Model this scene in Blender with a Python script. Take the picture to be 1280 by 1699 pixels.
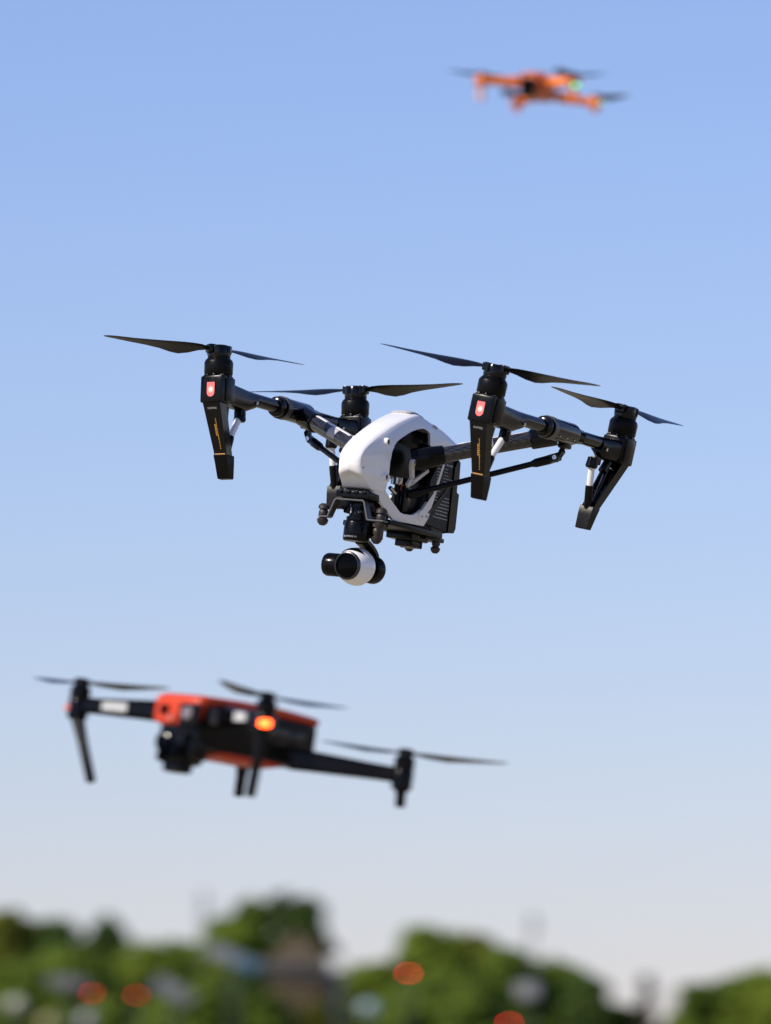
import bpy, bmesh, math, random
from mathutils import Matrix, Vector, noise
R = math.radians
scene = bpy.context.scene
for o in list(bpy.data.objects):
    bpy.data.objects.remove(o)
C = scene.collection

# ------------------------------------------------------------------ camera
EYE = Vector((0.0, 0.0, 1.6))
PITCH = R(5.05)
LENS, SENSOR = 264.0, 36.0
cam = bpy.data.cameras.new('camera')
cam_ob = bpy.data.objects.new('camera', cam)
C.objects.link(cam_ob)
scene.camera = cam_ob
cam.sensor_fit = 'VERTICAL'
cam.sensor_height = SENSOR
cam.lens = LENS
cam.clip_start, cam.clip_end = 0.1, 6000
cam_ob.location = EYE
cam_ob.rotation_euler = (R(90) + PITCH, 0, 0)
cam.dof.use_dof = True
cam.dof.focus_distance = 10.0
cam.dof.aperture_fstop = 8.0
cam.dof.aperture_ratio = 0.77

# ------------------------------------------------------------------ sky, sun, exposure
SUN_EL, SUN_ROT = R(40), R(-120)
world = bpy.data.worlds.new('World')
scene.world = world
world.use_nodes = True
wn = world.node_tree
bg = wn.nodes['Background']
sky = wn.nodes.new('ShaderNodeTexSky')
sky.sky_type = 'NISHITA'
sky.sun_disc = False
sky.sun_elevation, sky.sun_rotation = SUN_EL, SUN_ROT
sky.altitude, sky.air_density, sky.dust_density, sky.ozone_density = 0, 1.15, 0.2, 6.0
wb = wn.nodes.new('ShaderNodeMix')
wb.data_type = 'RGBA'; wb.blend_type = 'MULTIPLY'
wb.inputs['Factor'].default_value = 1.0
wb.inputs['B'].default_value = (0.925, 0.829, 1.022, 1)      # camera white balance, the same over the whole sky
wn.links.new(sky.outputs[0], wb.inputs['A'])
wn.links.new(wb.outputs['Result'], bg.inputs['Color'])
bg.inputs['Strength'].default_value = 0.128
sun = bpy.data.lights.new('sun', 'SUN')
sun.energy, sun.angle, sun.color = 5.0, R(0.53), (1.0, 0.915, 0.80)
sun_ob = bpy.data.objects.new('sun', sun)
C.objects.link(sun_ob)
sdir = Vector((math.sin(SUN_ROT) * math.cos(SUN_EL), math.cos(SUN_ROT) * math.cos(SUN_EL), math.sin(SUN_EL)))
sun_ob.rotation_euler = sdir.to_track_quat('Z', 'Y').to_euler()
scene.view_settings.view_transform = 'Standard'
scene.view_settings.look = 'None'
scene.view_settings.gamma = 1
scene.view_settings.exposure = 0.10

# ------------------------------------------------------------------ materials
def mat(name, col, rough=0.4, metal=0.0, spec=0.5, coat=0.0, noise_scale=0, vary=0.0, bump=0.0, emit=None, strength=0.0):
    m = bpy.data.materials.new(name); m.use_nodes = True
    nt = m.node_tree; b = nt.nodes['Principled BSDF']
    b.inputs['Base Color'].default_value = (*col, 1)
    b.inputs['Roughness'].default_value = rough
    b.inputs['Metallic'].default_value = metal
    b.inputs['Specular IOR Level'].default_value = spec
    b.inputs['Coat Weight'].default_value = coat
    b.inputs['Coat Roughness'].default_value = 0.08
    if emit:
        b.inputs['Emission Color'].default_value = (*emit, 1)
        b.inputs['Emission Strength'].default_value = strength
    if noise_scale:
        tc = nt.nodes.new('ShaderNodeTexCoord')
        n = nt.nodes.new('ShaderNodeTexNoise')
        n.inputs['Scale'].default_value = noise_scale; n.inputs['Detail'].default_value = 5
        nt.links.new(tc.outputs['Object'], n.inputs['Vector'])
        if vary:
            mx = nt.nodes.new('ShaderNodeMix'); mx.data_type = 'RGBA'
            mx.inputs['A'].default_value = (*[c * (1 - vary) for c in col], 1)
            mx.inputs['B'].default_value = (*[min(1, c * (1 + vary)) for c in col], 1)
            nt.links.new(n.outputs['Fac'], mx.inputs['Factor'])
            nt.links.new(mx.outputs['Result'], b.inputs['Base Color'])
            mr = nt.nodes.new('ShaderNodeMapRange')
            mr.inputs['To Min'].default_value = max(0.02, rough - 0.1); mr.inputs['To Max'].default_value = min(1, rough + 0.12)
            nt.links.new(n.outputs['Fac'], mr.inputs['Value'])
            nt.links.new(mr.outputs['Result'], b.inputs['Roughness'])
        if bump:
            bp = nt.nodes.new('ShaderNodeBump'); bp.inputs['Strength'].default_value = bump
            bp.inputs['Distance'].default_value = 0.2 / noise_scale
            nt.links.new(n.outputs['Fac'], bp.inputs['Height'])
            nt.links.new(bp.outputs['Normal'], b.inputs['Normal'])
    return m

M = {}
M['black'] = mat('black_plastic', (0.0025, 0.0025, 0.003), 0.22, spec=0.17, noise_scale=160, vary=0.35)
M['gloss'] = mat('glossy_black', (0.002, 0.002, 0.0025), 0.14, spec=0.30, noise_scale=90, vary=0.3)
M['matte'] = mat('matte_black', (0.0035, 0.0035, 0.0035), 0.34, spec=0.12, noise_scale=220, vary=0.35, bump=0.1)
M['blade'] = mat('propeller_black', (0.006, 0.0055, 0.0055), 0.28, spec=0.25, noise_scale=120, vary=0.3)
M['rubber'] = mat('brown_grey_rubber', (0.022, 0.014, 0.012), 0.5, noise_scale=200, vary=0.3)
M['strip'] = mat('grey_anodised_strip', (0.09, 0.085, 0.085), 0.42, metal=0.5, noise_scale=200, vary=0.2)
M['white'] = mat('white_shell', (0.82, 0.81, 0.80), 0.24, coat=0.3, noise_scale=38, vary=0.04)
M['whitem'] = mat('white_satin', (0.76, 0.74, 0.73), 0.4, noise_scale=120, vary=0.04)
M['bone'] = mat('pale_link_metal', (0.60, 0.54, 0.48), 0.4, metal=0.15, noise_scale=120, vary=0.1)
M['steel'] = mat('steel', (0.55, 0.52, 0.48), 0.25, metal=1.0)
M['pad'] = mat('grey_hook_pad', (0.42, 0.40, 0.40), 0.95, noise_scale=900, vary=0.4, bump=0.9)
M['print'] = mat('white_print', (0.36, 0.36, 0.38), 0.6)
M['goldprint'] = mat('orange_print', (0.55, 0.27, 0.04), 0.6)
M['glass'] = mat('lens_glass', (0.001, 0.001, 0.0015), 0.10, spec=0.06)
M['label'] = mat('dark_label', (0.010, 0.010, 0.010), 0.5, spec=0.2, noise_scale=300, vary=0.3)
M['lamp_lens'] = mat('red_lamp_lens', (0.5, 0.03, 0.03), 0.3, emit=(1.0, 0.27, 0.23), strength=0.72)
M['lamp_core'] = mat('red_lamp_core', (0.6, 0.3, 0.3), 0.3, emit=(1.0, 0.72, 0.58), strength=1.5)
M['lamp_glow'] = mat('red_lamp_inner', (0.6, 0.1, 0.08), 0.3, emit=(1.0, 0.42, 0.34), strength=0.95)
M['orange'] = mat('orange_shell', (0.52, 0.042, 0.004), 0.42, spec=0.35, noise_scale=60, vary=0.05)
M['amber'] = mat('orange_pale_shell', (0.82, 0.20, 0.018), 0.45, coat=0.0, noise_scale=60, vary=0.05)
M['redlamp'] = mat('orange_red_lamp', (0.8, 0.1, 0.02), 0.3, emit=(1.0, 0.085, 0.012), strength=8.0)
M['greenlamp'] = mat('green_lamp', (0.1, 0.7, 0.3), 0.3, emit=(0.16, 0.9, 0.32), strength=2.0)
M['greyblade'] = mat('grey_blade', (0.012, 0.022, 0.045), 0.4)
M['ring'] = mat('dark_grey_ring', (.018, .018, .019), .3)
M['reflector'] = mat('pale_reflector', (0.48, 0.48, 0.46), 0.35)

def carbon():
    m = mat('carbon_weave', (0.02, 0.02, 0.02), 0.22, coat=0.5, spec=0.4)
    nt = m.node_tree; b = nt.nodes['Principled BSDF']
    tc = nt.nodes.new('ShaderNodeTexCoord'); mp = nt.nodes.new('ShaderNodeMapping')
    mp.inputs['Scale'].default_value = (420, 420, 420); mp.inputs['Rotation'].default_value = (0.2, 0.3, 0.6)
    ck = nt.nodes.new('ShaderNodeTexChecker'); ck.inputs['Scale'].default_value = 1.0
    ck.inputs['Color1'].default_value = (0.004, 0.004, 0.004, 1); ck.inputs['Color2'].default_value = (0.035, 0.033, 0.032, 1)
    nt.links.new(tc.outputs['Object'], mp.inputs['Vector']); nt.links.new(mp.outputs['Vector'], ck.inputs['Vector'])
    nt.links.new(ck.outputs['Color'], b.inputs['Base Color'])
    return m
M['carbon'] = carbon()

# ------------------------------------------------------------------ mesh helpers
class MB:
    def __init__(s, X=None):
        s.v, s.f, s.X = [], [], (X or Matrix.Identity(4))
    def add(s, verts, faces, T=None):
        n = len(s.v); A = s.X @ T if T is not None else s.X
        s.v += [A @ Vector(p) for p in verts]
        s.f += [[i + n for i in f] for f in faces]
        return s
    def box(s, c, size, bevel=0.0, T=None, rot=None, seg=2):
        bm = bmesh.new(); bmesh.ops.create_cube(bm, size=1)
        for v in bm.verts: v.co = Vector((v.co.x * size[0], v.co.y * size[1], v.co.z * size[2]))
        if bevel: bmesh.ops.bevel(bm, geom=list(bm.edges), offset=bevel, segments=seg, profile=0.6, affect='EDGES')
        L = Matrix.Translation(c)
        if rot is not None: L = L @ rot.to_4x4()
        bm.verts.index_update()
        vs = [L @ v.co for v in bm.verts]; fs = [[v.index for v in f.verts] for f in bm.faces]
        bm.free()
        return s.add(vs, fs, T)
    def loft(s, secs, cap=True, closed=True, T=None):
        n = len(secs[0]); vs = [p for q in secs for p in q]; fs = []
        for i in range(len(secs) - 1):
            for j in range(n if closed else n - 1):
                k = (j + 1) % n
                fs.append([i * n + j, i * n + k, (i + 1) * n + k, (i + 1) * n + j])
        if cap:
            fs.append(list(range(n))[::-1]); m = (len(secs) - 1) * n; fs.append([m + j for j in range(n)])
        return s.add(vs, fs, T)
    def lathe(s, prof, seg=28, T=None):
        secs = [[(max(r, 1e-5) * math.cos(a), max(r, 1e-5) * math.sin(a), z) for a in (2 * math.pi * j / seg for j in range(seg))] for r, z in prof]
        return s.loft(secs, True, True, T)
    def tube(s, pts, radii, seg=16, T=None):
        pts = [Vector(p) for p in pts]
        if not hasattr(radii, '__len__'): radii = [radii] * len(pts)
        secs = []; ref = None
        for i, p in enumerate(pts):
            d = (pts[min(i + 1, len(pts) - 1)] - pts[max(i - 1, 0)]).normalized()
            if ref is None: ref = Vector((0, 0, 1)) if abs(d.z) < 0.9 else Vector((1, 0, 0))
            a = d.cross(ref).normalized(); b = a.cross(d).normalized(); ref = b
            secs.append([p + (a * math.cos(t) + b * math.sin(t)) * radii[i] for t in (2 * math.pi * j / seg for j in range(seg))])
        return s.loft(secs, True, True, T)
    def prism(s, loop, off, T=None):
        a = [Vector(p) for p in loop]; b = [p + Vector(off) for p in a]
        return s.loft([a, b], True, True, T)
    def strip(s, pts, width, thick, T=None):
        """flat bar bent in the x-z plane; width along y"""
        pts = [Vector(p) for p in pts]; secs = []
        for i, p in enumerate(pts):
            d0 = (pts[i] - pts[i - 1]).normalized() if i else None
            d1 = (pts[i + 1] - pts[i]).normalized() if i < len(pts) - 1 else None
            d = ((d0 or d1) + (d1 or d0)).normalized()
            n = Vector((-d.z, 0, d.x)); k = 1.0 / max(0.5, n.dot(Vector((-(d0 or d1).z, 0, (d0 or d1).x))))
            h = n * thick * 0.5 * k; w = Vector((0, width / 2, 0))
            secs.append([p + h - w, p + h + w, p - h + w, p - h - w])
        return s.loft(secs, True, True, T)
    def build(s, name, m, parent=None, angle=35, smooth=True):
        me = bpy.data.meshes.new(name)
        bm = bmesh.new()
        vs = [bm.verts.new(p) for p in s.v]
        for f in s.f:
            try: bm.faces.new([vs[i] for i in f])
            except ValueError: pass
        bmesh.ops.remove_doubles(bm, verts=bm.verts, dist=2e-5)
        bmesh.ops.recalc_face_normals(bm, faces=bm.faces)
        bm.to_mesh(me); bm.free()
        if smooth:
            me.shade_smooth(); me.set_sharp_from_angle(angle=R(angle))
        me.materials.append(m if not isinstance(m, str) else M[m])
        ob = bpy.data.objects.new(name, me); C.objects.link(ob)
        if parent: ob.parent = parent
        return ob

def tag(o, label=None, cat=None, group=None, kind=None):
    if label: o['label'] = label
    if cat: o['category'] = cat
    if group: o['group'] = group
    if kind: o['kind'] = kind
    return o
def empty(name, mw):
    o = bpy.data.objects.new(name, None); C.objects.link(o); o.empty_display_size = 0.1
    o.matrix_world = mw
    return o
def Ry(a): return Matrix.Rotation(a, 4, 'Y')
def Rx(a): return Matrix.Rotation(a, 4, 'X')
def Rz(a): return Matrix.Rotation(a, 4, 'Z')
def Tr(*p): return Matrix.Translation(p)
def spline(pts, n):
    """Catmull-Rom through the points, n samples for each span"""
    P = [Vector(p) for p in pts]; out = []
    for i in range(len(P) - 1):
        p0, p1, p2, p3 = P[max(i - 1, 0)], P[i], P[i + 1], P[min(i + 2, len(P) - 1)]
        for k in range(n):
            t = k / n
            out.append(0.5 * ((2 * p1) + (p2 - p0) * t + (2 * p0 - 5 * p1 + 4 * p2 - p3) * t * t + (3 * p1 - p0 - 3 * p2 + p3) * t ** 3))
    out.append(P[-1])
    return out
def bspline(P, n):
    P = [P[0], P[0]] + list(P) + [P[-1], P[-1]]; out = []
    for i in range(len(P) - 3):
        for k in range(n):
            t = k / n
            out.append((P[i] * (1 - t) ** 3 + P[i + 1] * (3 * t ** 3 - 6 * t * t + 4) + P[i + 2] * (-3 * t ** 3 + 3 * t * t + 3 * t + 1) + P[i + 3] * t ** 3) / 6)
    out.append(P[-1])
    return out
def lettering(name, body, height, T, m, parent):
    """T maps text x/y/z; the text is a flat print lying on its surface"""
    cu = bpy.data.curves.new('print', 'FONT'); cu.body = body; cu.size = height
    cu.align_x = 'CENTER'; cu.align_y = 'CENTER'; cu.resolution_u = 2
    tmp = bpy.data.objects.new('print', cu); C.objects.link(tmp)
    me = bpy.data.meshes.new_from_object(tmp.evaluated_get(bpy.context.evaluated_depsgraph_get()))
    bpy.data.objects.remove(tmp); bpy.data.curves.remove(cu)
    me.transform(T); me.materials.clear(); me.materials.append(M[m])
    o = bpy.data.objects.new(name, me); C.objects.link(o); o.parent = parent
    return o
def pose(origin, rows):
    """place a thing given its spot and axes in the camera's level frame"""
    A = Rx(PITCH)
    m = Matrix(((rows[0][0], rows[0][1], rows[0][2], 0), (rows[1][0], rows[1][1], rows[1][2], 0), (rows[2][0], rows[2][1], rows[2][2], 0), (0, 0, 0, 1)))
    return Tr(*(EYE + (A.to_3x3() @ Vector(origin)))) @ A @ m

# ------------------------------------------------------------------ ground
def ground_mat():
    m = mat('dry_grass_ground', (0.17, 0.13, 0.08), 0.9)
    nt = m.node_tree; b = nt.nodes['Principled BSDF']
    tc = nt.nodes.new('ShaderNodeTexCoord')
    n1 = nt.nodes.new('ShaderNodeTexNoise'); n1.inputs['Scale'].default_value = 0.08; n1.inputs['Detail'].default_value = 8
    n2 = nt.nodes.new('ShaderNodeTexNoise'); n2.inputs['Scale'].default_value = 3.0; n2.inputs['Detail'].default_value = 6
    nt.links.new(tc.outputs['Object'], n1.inputs['Vector']); nt.links.new(tc.outputs['Object'], n2.inputs['Vector'])
    r = nt.nodes.new('ShaderNodeValToRGB'); e = r.color_ramp.elements
    e[0].position, e[0].color = 0.35, (0.20, 0.19, 0.10, 1); e[1].position, e[1].color = 0.65, (0.42, 0.34, 0.25, 1)
    mx = nt.nodes.new('ShaderNodeMix'); mx.data_type = 'FLOAT'; mx.inputs['Factor'].default_value = 0.4
    nt.links.new(n1.outputs['Fac'], mx.inputs['A']); nt.links.new(n2.outputs['Fac'], mx.inputs['B'])
    nt.links.new(mx.outputs['Result'], r.inputs['Fac']); nt.links.new(r.outputs['Color'], b.inputs['Base Color'])
    bp = nt.nodes.new('ShaderNodeBump'); bp.inputs['Strength'].default_value = 0.6; bp.inputs['Distance'].default_value = 0.05
    nt.links.new(n2.outputs['Fac'], bp.inputs['Height']); nt.links.new(bp.outputs['Normal'], b.inputs['Normal'])
    return m
g = MB(); N = 40
gv = [((i / N - 0.5) * 6000, (j / N - 0.5) * 6000 + 500, 0) for j in range(N + 1) for i in range(N + 1)]
gf = [[j * (N + 1) + i, j * (N + 1) + i + 1, (j + 1) * (N + 1) + i + 1, (j + 1) * (N + 1) + i] for j in range(N) for i in range(N)]
tag(g.add(gv, gf).build('ground', ground_mat(), smooth=False), kind='structure')

# ------------------------------------------------------------------ the large camera drone
ROWS1 = ((0.8653, 0.4852, 0.1262), (-0.4965, 0.8643, 0.0811), (-0.0697, -0.1328, 0.9887))
d1 = empty('camera_drone', pose((0.05177, 10.0, 0.17777), ROWS1))
tag(d1, 'large white and black four rotor drone hanging a round white camera, in sharp focus', 'drone', 'drones in flight')

# white shell: half stations (crease, opening edge), rear to front to lip
crease = [(.0300, .0560, -.0790), (.0285, .0250, -.0690), (.0275, .0020, -.0635), (0.026, -0.0118, -0.061), (0.0235, -0.0283, -0.057), (0.0215, -0.045, -0.0556), (0.0195, -0.072, -0.0653), (0.0185, -0.0997, -0.0782), (0.018, -0.1232, -0.0913), (0.0175, -0.1449, -0.1048), (0.0165, -0.1600, -0.1167), (0.0162, -0.1672, -0.1273), (0.0162, -0.1674, -0.1348), (0.0165, -0.1660, -0.1419), (0.0180, -0.1620, -0.1495), (0.0195, -0.1545, -0.1555), (0.0215, -0.1400, -0.1680)]
edge = [(.0310, .0520, -.0850), (.0318, .0200, -.0885), (.0320, -.0140, -.0918), (.0316, -.0190, -.0820), (0.031, -0.0218, -0.0748), (0.0285, -0.0360, -0.0711), (0.0265, -0.0613, -0.0786), (0.0265, -0.0904, -0.0932), (0.027, -0.1009, -0.1003), (0.0275, -0.1051, -0.1065), (0.028, -0.1093, -0.1127), (0.0285, -0.1104, -0.1184), (0.029, -0.1126, -0.1259), (0.0295, -0.1132, -0.1332), (0.03, -0.1137, -0.1413), (0.03, -0.1144, -0.151), (0.029, -0.1153, -0.1656)]
bulge = [.003, .003, .0035, .004, .004, .004, .004, .0045, .005, .005, .005, .0048, .0048, .0048, .0040, .0000, -.0010]
cr, ed = spline(crease, 4), spline(edge, 4)
bu = [v.x for v in spline([(b, 0, 0) for b in bulge], 4)]
secs = []
for i in range(len(cr)):
    d = cr[min(i + 1, len(cr) - 1)] - cr[max(i - 1, 0)]; d.x = 0; d.normalize()
    nrm = Vector((0, d.z, -d.y))
    if nrm.z < 0 and i < 40: nrm = -nrm
    if i >= 40 and nrm.y > 0: nrm = -nrm
    c, e = cr[i], ed[i]
    S = Vector((0, c.y, c.z)) + nrm * bu[i]
    lip = math.exp(-((i - 57) / 3.0) ** 2); S = S + Vector((0, 0, .0042 * lip))
    A = Vector((c.x * 0.80, c.y, c.z)) + nrm * bu[i] * 0.62
    Bp = c.lerp(e, 0.20); Bp.x += 0.0012
    Mp = c.lerp(e, 0.62); Mp.x += 0.0015
    half = bspline([S, A, c, c, c, Bp, Mp, e], 3)
    inn = e + Vector((-0.004, 0, 0)) + (c - e) * 0.02
    half = half + [inn]
    secs.append([Vector((-p.x, p.y, p.z)) for p in half[::-1]] + half[1:])
shell = MB().loft(secs, cap=False, closed=False).build('shell', 'white', d1, angle=50)
sm = shell.modifiers.new('thickness', 'SOLIDIFY'); sm.thickness = 0.0016; sm.offset = -1; sm.material_offset = 1; shell.data.materials.append(M['matte'])

# rough pad on the crown of the shell
pad = MB(); pl = []
top = [s for s in secs[14:22]]
for s_ in top:
    mid = len(s_) // 2
    pl.append([s_[mid + k] + Vector((0, 0, 0.0022)) for k in (-6, -4, -2, 0, 2, 4, 6)])
pad.loft(pl, cap=False, closed=False)
po = pad.build('grip_pad', 'pad', d1)
pm = po.modifiers.new('thickness', 'SOLIDIFY'); pm.thickness = 0.0022; pm.offset = 1

for sx in (1, -1):
    # lower white frame loop beneath the opening
    out = [(0.0215, -0.1400, -0.1662), (0.0265, -0.1143, -0.1841), (0.029, -0.0869, -0.1995), (0.0295, -0.0745, -0.2002), (0.031, -0.0068, -0.1975), (0.031, 0.0034, -0.1857), (0.031, 0.0158, -0.15), (0.031, 0.0302, -0.109)]
    inr = [(0.0293, -0.1157, -0.1650), (0.0295, -0.0954, -0.1765), (0.03, -0.072, -0.1878), (0.03, -0.0619, -0.1888), (0.031, -0.0393, -0.1873), (0.031, -0.0150, -0.177), (0.031, 0.0088, -0.1519), (0.031, 0.0245, -0.1106)]
    f = MB(); ss = []
    for a, b in zip(map(Vector, out), map(Vector, inr)):
        a, b = Vector((a.x * sx, a.y, a.z)), Vector((b.x * sx, b.y, b.z))
        t = Vector((-sx * 0.004, 0, 0)); m_ = a.lerp(b, .5) + Vector((sx * .0009, 0, 0))
        ss.append([a, m_, b, b + t, a + t])
    side = f.loft(ss).build('side_frame', 'whitem', d1, angle=50)
    pv = MB().lathe([(.0085, -.0026), (.0085, .0012), (.0078, .0022), (0, .0022)], 24, Tr(sx * .0312, -.0170, -.1850) @ Ry(R(90) * sx)).build('pivot_boss', 'whitem', side)
    for (y, z) in ((-.0178, -.1860), (-.0045, -.1846)):
        MB().lathe([(.0019, 0), (.0019, .0012), (.0012, .0012), (.0011, .0004), (0, .0004)], 14, Tr(sx * .0332, y, z) @ Ry(R(90) * sx)).build('screw', 'steel', side)
    for (x, y, z) in ((.0258, -.1190, -.1007), (.0312, -.1215, -.1475)):
        X = Tr(sx * x, y, z) @ Ry(R(90) * sx)
        b = MB()
        b.lathe([(.0054, -.006), (.0052, .0004), (.0047, .0011), (.0036, .0011), (.0033, -.0010), (0, -.0010)], 22, X)
        b.box((sx * (x - .0014), y + .0055, z - .001), (.003, .009, .0085), .0012)
        b.build('screw_lug', 'white', shell)
        MB().lathe([(.0031, -.0010), (.0029, .0003), (.0018, .0005), (.0012, -.0006), (0, -.0006)], 14, X).build('screw', 'matte', shell)

# tan warning mark on the rear deck, small dark sensor dot on the cheek
for sx in (1, -1):
    ii = (8, 9, 10, 11); mid = len(secs[0]) // 2; mk = []
    for i in ii:
        mk.append([secs[i][mid + sx * k] + Vector((sx * .0004, 0, .0003)) for k in (11, 13, 15, 17)])
    MB().loft(mk, cap=False, closed=False).build('warning_mark', mat('tan_mark', (.42, .36, .24), .5), shell)
    q = secs[52][mid + sx * 16]
    MB().lathe([(.0011, 0), (.0009, .0005), (0, .0006)], 12, Tr(*q) @ Ry(R(90) * sx)).build('sensor_dot', 'matte', shell)

# dark works inside the shell
core = MB()
core.box((0, -.056, -.118), (.034, .100, .046), .004)
core.box((0, -.040, -.088), (.034, .060, .026), .006)
core.box((0, .014, -.108), (.044, .060, .040), .004)
core.box((0, -.004, -.084), (.030, .050, .022), .003)
core.box((.014, -.026, -.166), (.016, .030, .050), .002)
core.box((-.010, .014, -.172), (.020, .020, .050), .002)
core.build('inner_chassis', 'matte', d1)
MB().lathe([(.0072, -.004), (.0080, -.003), (.0080, .005), (.0072, .006), (0, .006)], 28, Tr(.010, -.056, -.1460)).build('drive_collar', 'steel', d1)
rk = MB().tube([(.010, -.052, -.150), (.010, -.047, -.196)], .0042, 14)
for k in range(16): rk.lathe([(.0052, -.0006), (.0052, .0006)], 14, Tr(.010, -.0518 + .00025 * k, -.155 - .0025 * k))
rk.build('lead_screw', 'black', d1)
MB().box((.0160, -.050, -.1530), (.003, .006, .008), .0008).build('red_wire_block', mat('dull_red', (.35, .06, .04), .5), d1)
MB().tube([(.010, -.072, -.156), (.012, -.060, -.162)], .0028, 12).build('cross_pin', 'steel', d1)
blk = MB().box((.020, -.044, -.168), (.006, .020, .034), .0015).build('guide_block', 'black', d1)
MB().lathe([(.0022, 0), (.0022, .001), (0, .0014)], 14, Tr(.0228, -.042, -.165) @ Ry(R(90))).build('screw', 'steel', blk)
for sx in (1, -1):
    lk = MB()
    for a, b, w in (((-.0712, -.1225), (-.0657, -.1420), .0044), ((-.0657, -.1420), (-.0762, -.1523), .0040), ((-.0690, -.1490), (-.0270, -.1253), .0026)):
        a, b = Vector((.040 * sx, *a)), Vector((.040 * sx, *b))
        d = (b - a).normalized(); n = d.cross(Vector((1, 0, 0)))
        lk.prism([a + n * w, b + n * w * .8, b - n * w * .8, a - n * w], (-.004 * sx, 0, 0))
    lk.lathe([(.0048, -.002), (.0048, .002), (.004, .003), (0, .003)], 22, Tr(.0390 * sx, -.0712, -.1210) @ Ry(R(90) * sx))
    lko = lk.build('folding_link', 'bone', d1)
    MB().lathe([(.0024, 0), (.0024, .0038), (.0016, .0038), (.0014, .003), (0, .003)], 14, Tr(.0390 * sx, -.0712, -.1210) @ Ry(R(90) * sx)).build('screw', 'steel', lko)

# battery at the tail, its printed side plate
bat = MB()
prof = [(.018, -.108), (.0300, -.1030), (.0640, -.1010), (.0700, -.1200), (.0730, -.1956), (.049, -.2007), (.018, -.1990)]
bat.prism([(-.029, y, z) for y, z in prof], (.058, 0, 0))
bato = bat.build('battery', 'black', d1)
rim = MB()
rim.prism([(-.0325, y, z) for y, z in ((.056, -.1100), (.0640, -.0990), (.0690, -.1020), (.0715, -.1260), (.0680, -.1330), (.0690, -.1420), (.0755, -.1440), (.0775, -.1900), (.0740, -.1965), (.058, -.1985))], (.065, 0, 0))
rim.build('tail_rim', 'black', bato)
plate = MB().prism([(.0265, y, z) for y, z in ((-.0030, -.1350), (.016, -.1080), (.0530, -.1060), (.0560, -.1970), (-.0030, -.1930))], (.0045, 0, 0)).build('side_plate', 'label', bato)
MB().prism([(.0305, y, z) for y, z in ((-.001, -.1790), (.0540, -.1300), (.0540, -.1340), (.005, -.1790))], (.0016, 0, 0)).build('diagonal_rib', 'black', bato)
pr = MB(); rnd = random.Random(4)
def dash(y, z, w, h): pr.add([(.03125, y, z), (.03125, y + w, z + w * .03), (.03125, y + w, z + h + w * .03), (.03125, y, z + h)], [[0, 1, 2, 3]])
for k in range(11):
    y = .011 + .0002 * k; z = -.118 - .0042 * k
    n = rnd.choice((2, 3, 2, 4)); 
    for q in range(n):
        w = rnd.uniform(.0022, .0040); dash(y, z, w, .0011); y += w + .0008
    if k < 5:
        y = .030
        for q in range(rnd.choice((2, 3, 4))):
            w = rnd.uniform(.003, .006); dash(y, z + .002, w, .0008); y += w + .001
for k in range(7):
    y = .040 - .0052 * k + (.006 if k > 4 else 0); z = -.1545 - .0046 * k
    while y < .052:
        w = rnd.uniform(.0022, .0065); w = min(w, .0545 - y); dash(y, z, w, .0012); y += w + .0009
for q in range(3): dash(.034 + q * .006, -.111, .0048, .0022)
pr.build('caution_print', 'print', bato, smooth=False)

# underside plate, sensor and buffers
base = MB()
base.box((0, -.028, -.2045), (.066, .145, .007), .0015)
base.box((0, .040, -.2090), (.050, .050, .006), .0015)
base.box((.018, -.108, -.221), (.014, .018, .016), .001)
base.box((0, -.106, -.2115), (.052, .030, .007), .001)
baseo = base.build('belly_plate', 'matte', d1)
sn = MB().box((0, .008, -.212), (.040, .046, .010), .002).box((0, .014, -.2205), (.026, .030, .010), .0015)
sno = sn.build('vision_sensor', 'black', baseo)
for sx in (-1, 1): MB().lathe([(.0045, 0), (.0045, .0008), (0, .0008)], 18, Tr(sx * .007, .014, -.2262)).build('sensor_eye', 'glass', baseo)
def damper(x, y, z, par, k=1.0):
    o = MB().lathe([(.0035 * k, -.016 * k), (.0072 * k, -.0125 * k), (.0085 * k, -.0075 * k), (.0055 * k, -.005 * k), (.0055 * k, -.004 * k), (.0072 * k, -.001 * k), (.0068 * k, .0045 * k), (.0052 * k, .0072 * k), (.0085 * k, .0078 * k), (.0080 * k, .0125 * k), (.0045 * k, .0155 * k), (0, .0155 * k)], 20, Tr(x, y, z)).build('rubber_damper', 'rubber', par)
    return o
for sx in (-1, 1):
    damper(sx * .020, .052, -.2145, baseo, .8)

# gimbal mount
gm = MB()
gm.box((0, -.128, -.1765), (.050, .046, .009), .0015).box((0, -.122, -.1690), (.036, .030, .012), .002)
gm.box((-.0235, -.116, -.182), (.015, .020, .026), .003)
gm.box((0.0120, -.112, -.184), (.012, .020, .022), .003)
gm.box((0, -.100, -.188), (.040, .030, .022), .003)
gm.box((0, -.1155, -.1865), (.036, .032, .006), .001)
for k in range(4): gm.box((-.018 + .012 * k, -.1515, -.1735), (.006, .003, .004), .0006)
gmo = gm.build('gimbal_mount', 'black', d1)
st = MB().strip([(-.0455, -.1475, -.2085), (-.0335, -.1475, -.2085), (-.0315, -.1475, -.2072), (-.0240, -.1475, -.1862), (-.0215, -.1475, -.1838), (.0185, -.1475, -.1838), (.0210, -.1475, -.1862), (.0280, -.1475, -.2072), (.0300, -.1475, -.2085), (.0530, -.1475, -.2085)], .013, .0019)
st.build('damper_bracket', 'strip', gmo)
for x, y, z in ((-.0415, -.1475, -.2055), (.0460, -.1475, -.2055), (.0260, -.118, -.2215)):
    damper(x, y, z, gmo, .92)
neck = MB().lathe([(.0140, -.1880), (.0140, -.1925), (.0120, -.1930), (.0120, -.2000), (.0132, -.2005), (.0132, -.2045)], 30, Tr(0, -.126, 0))
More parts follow.
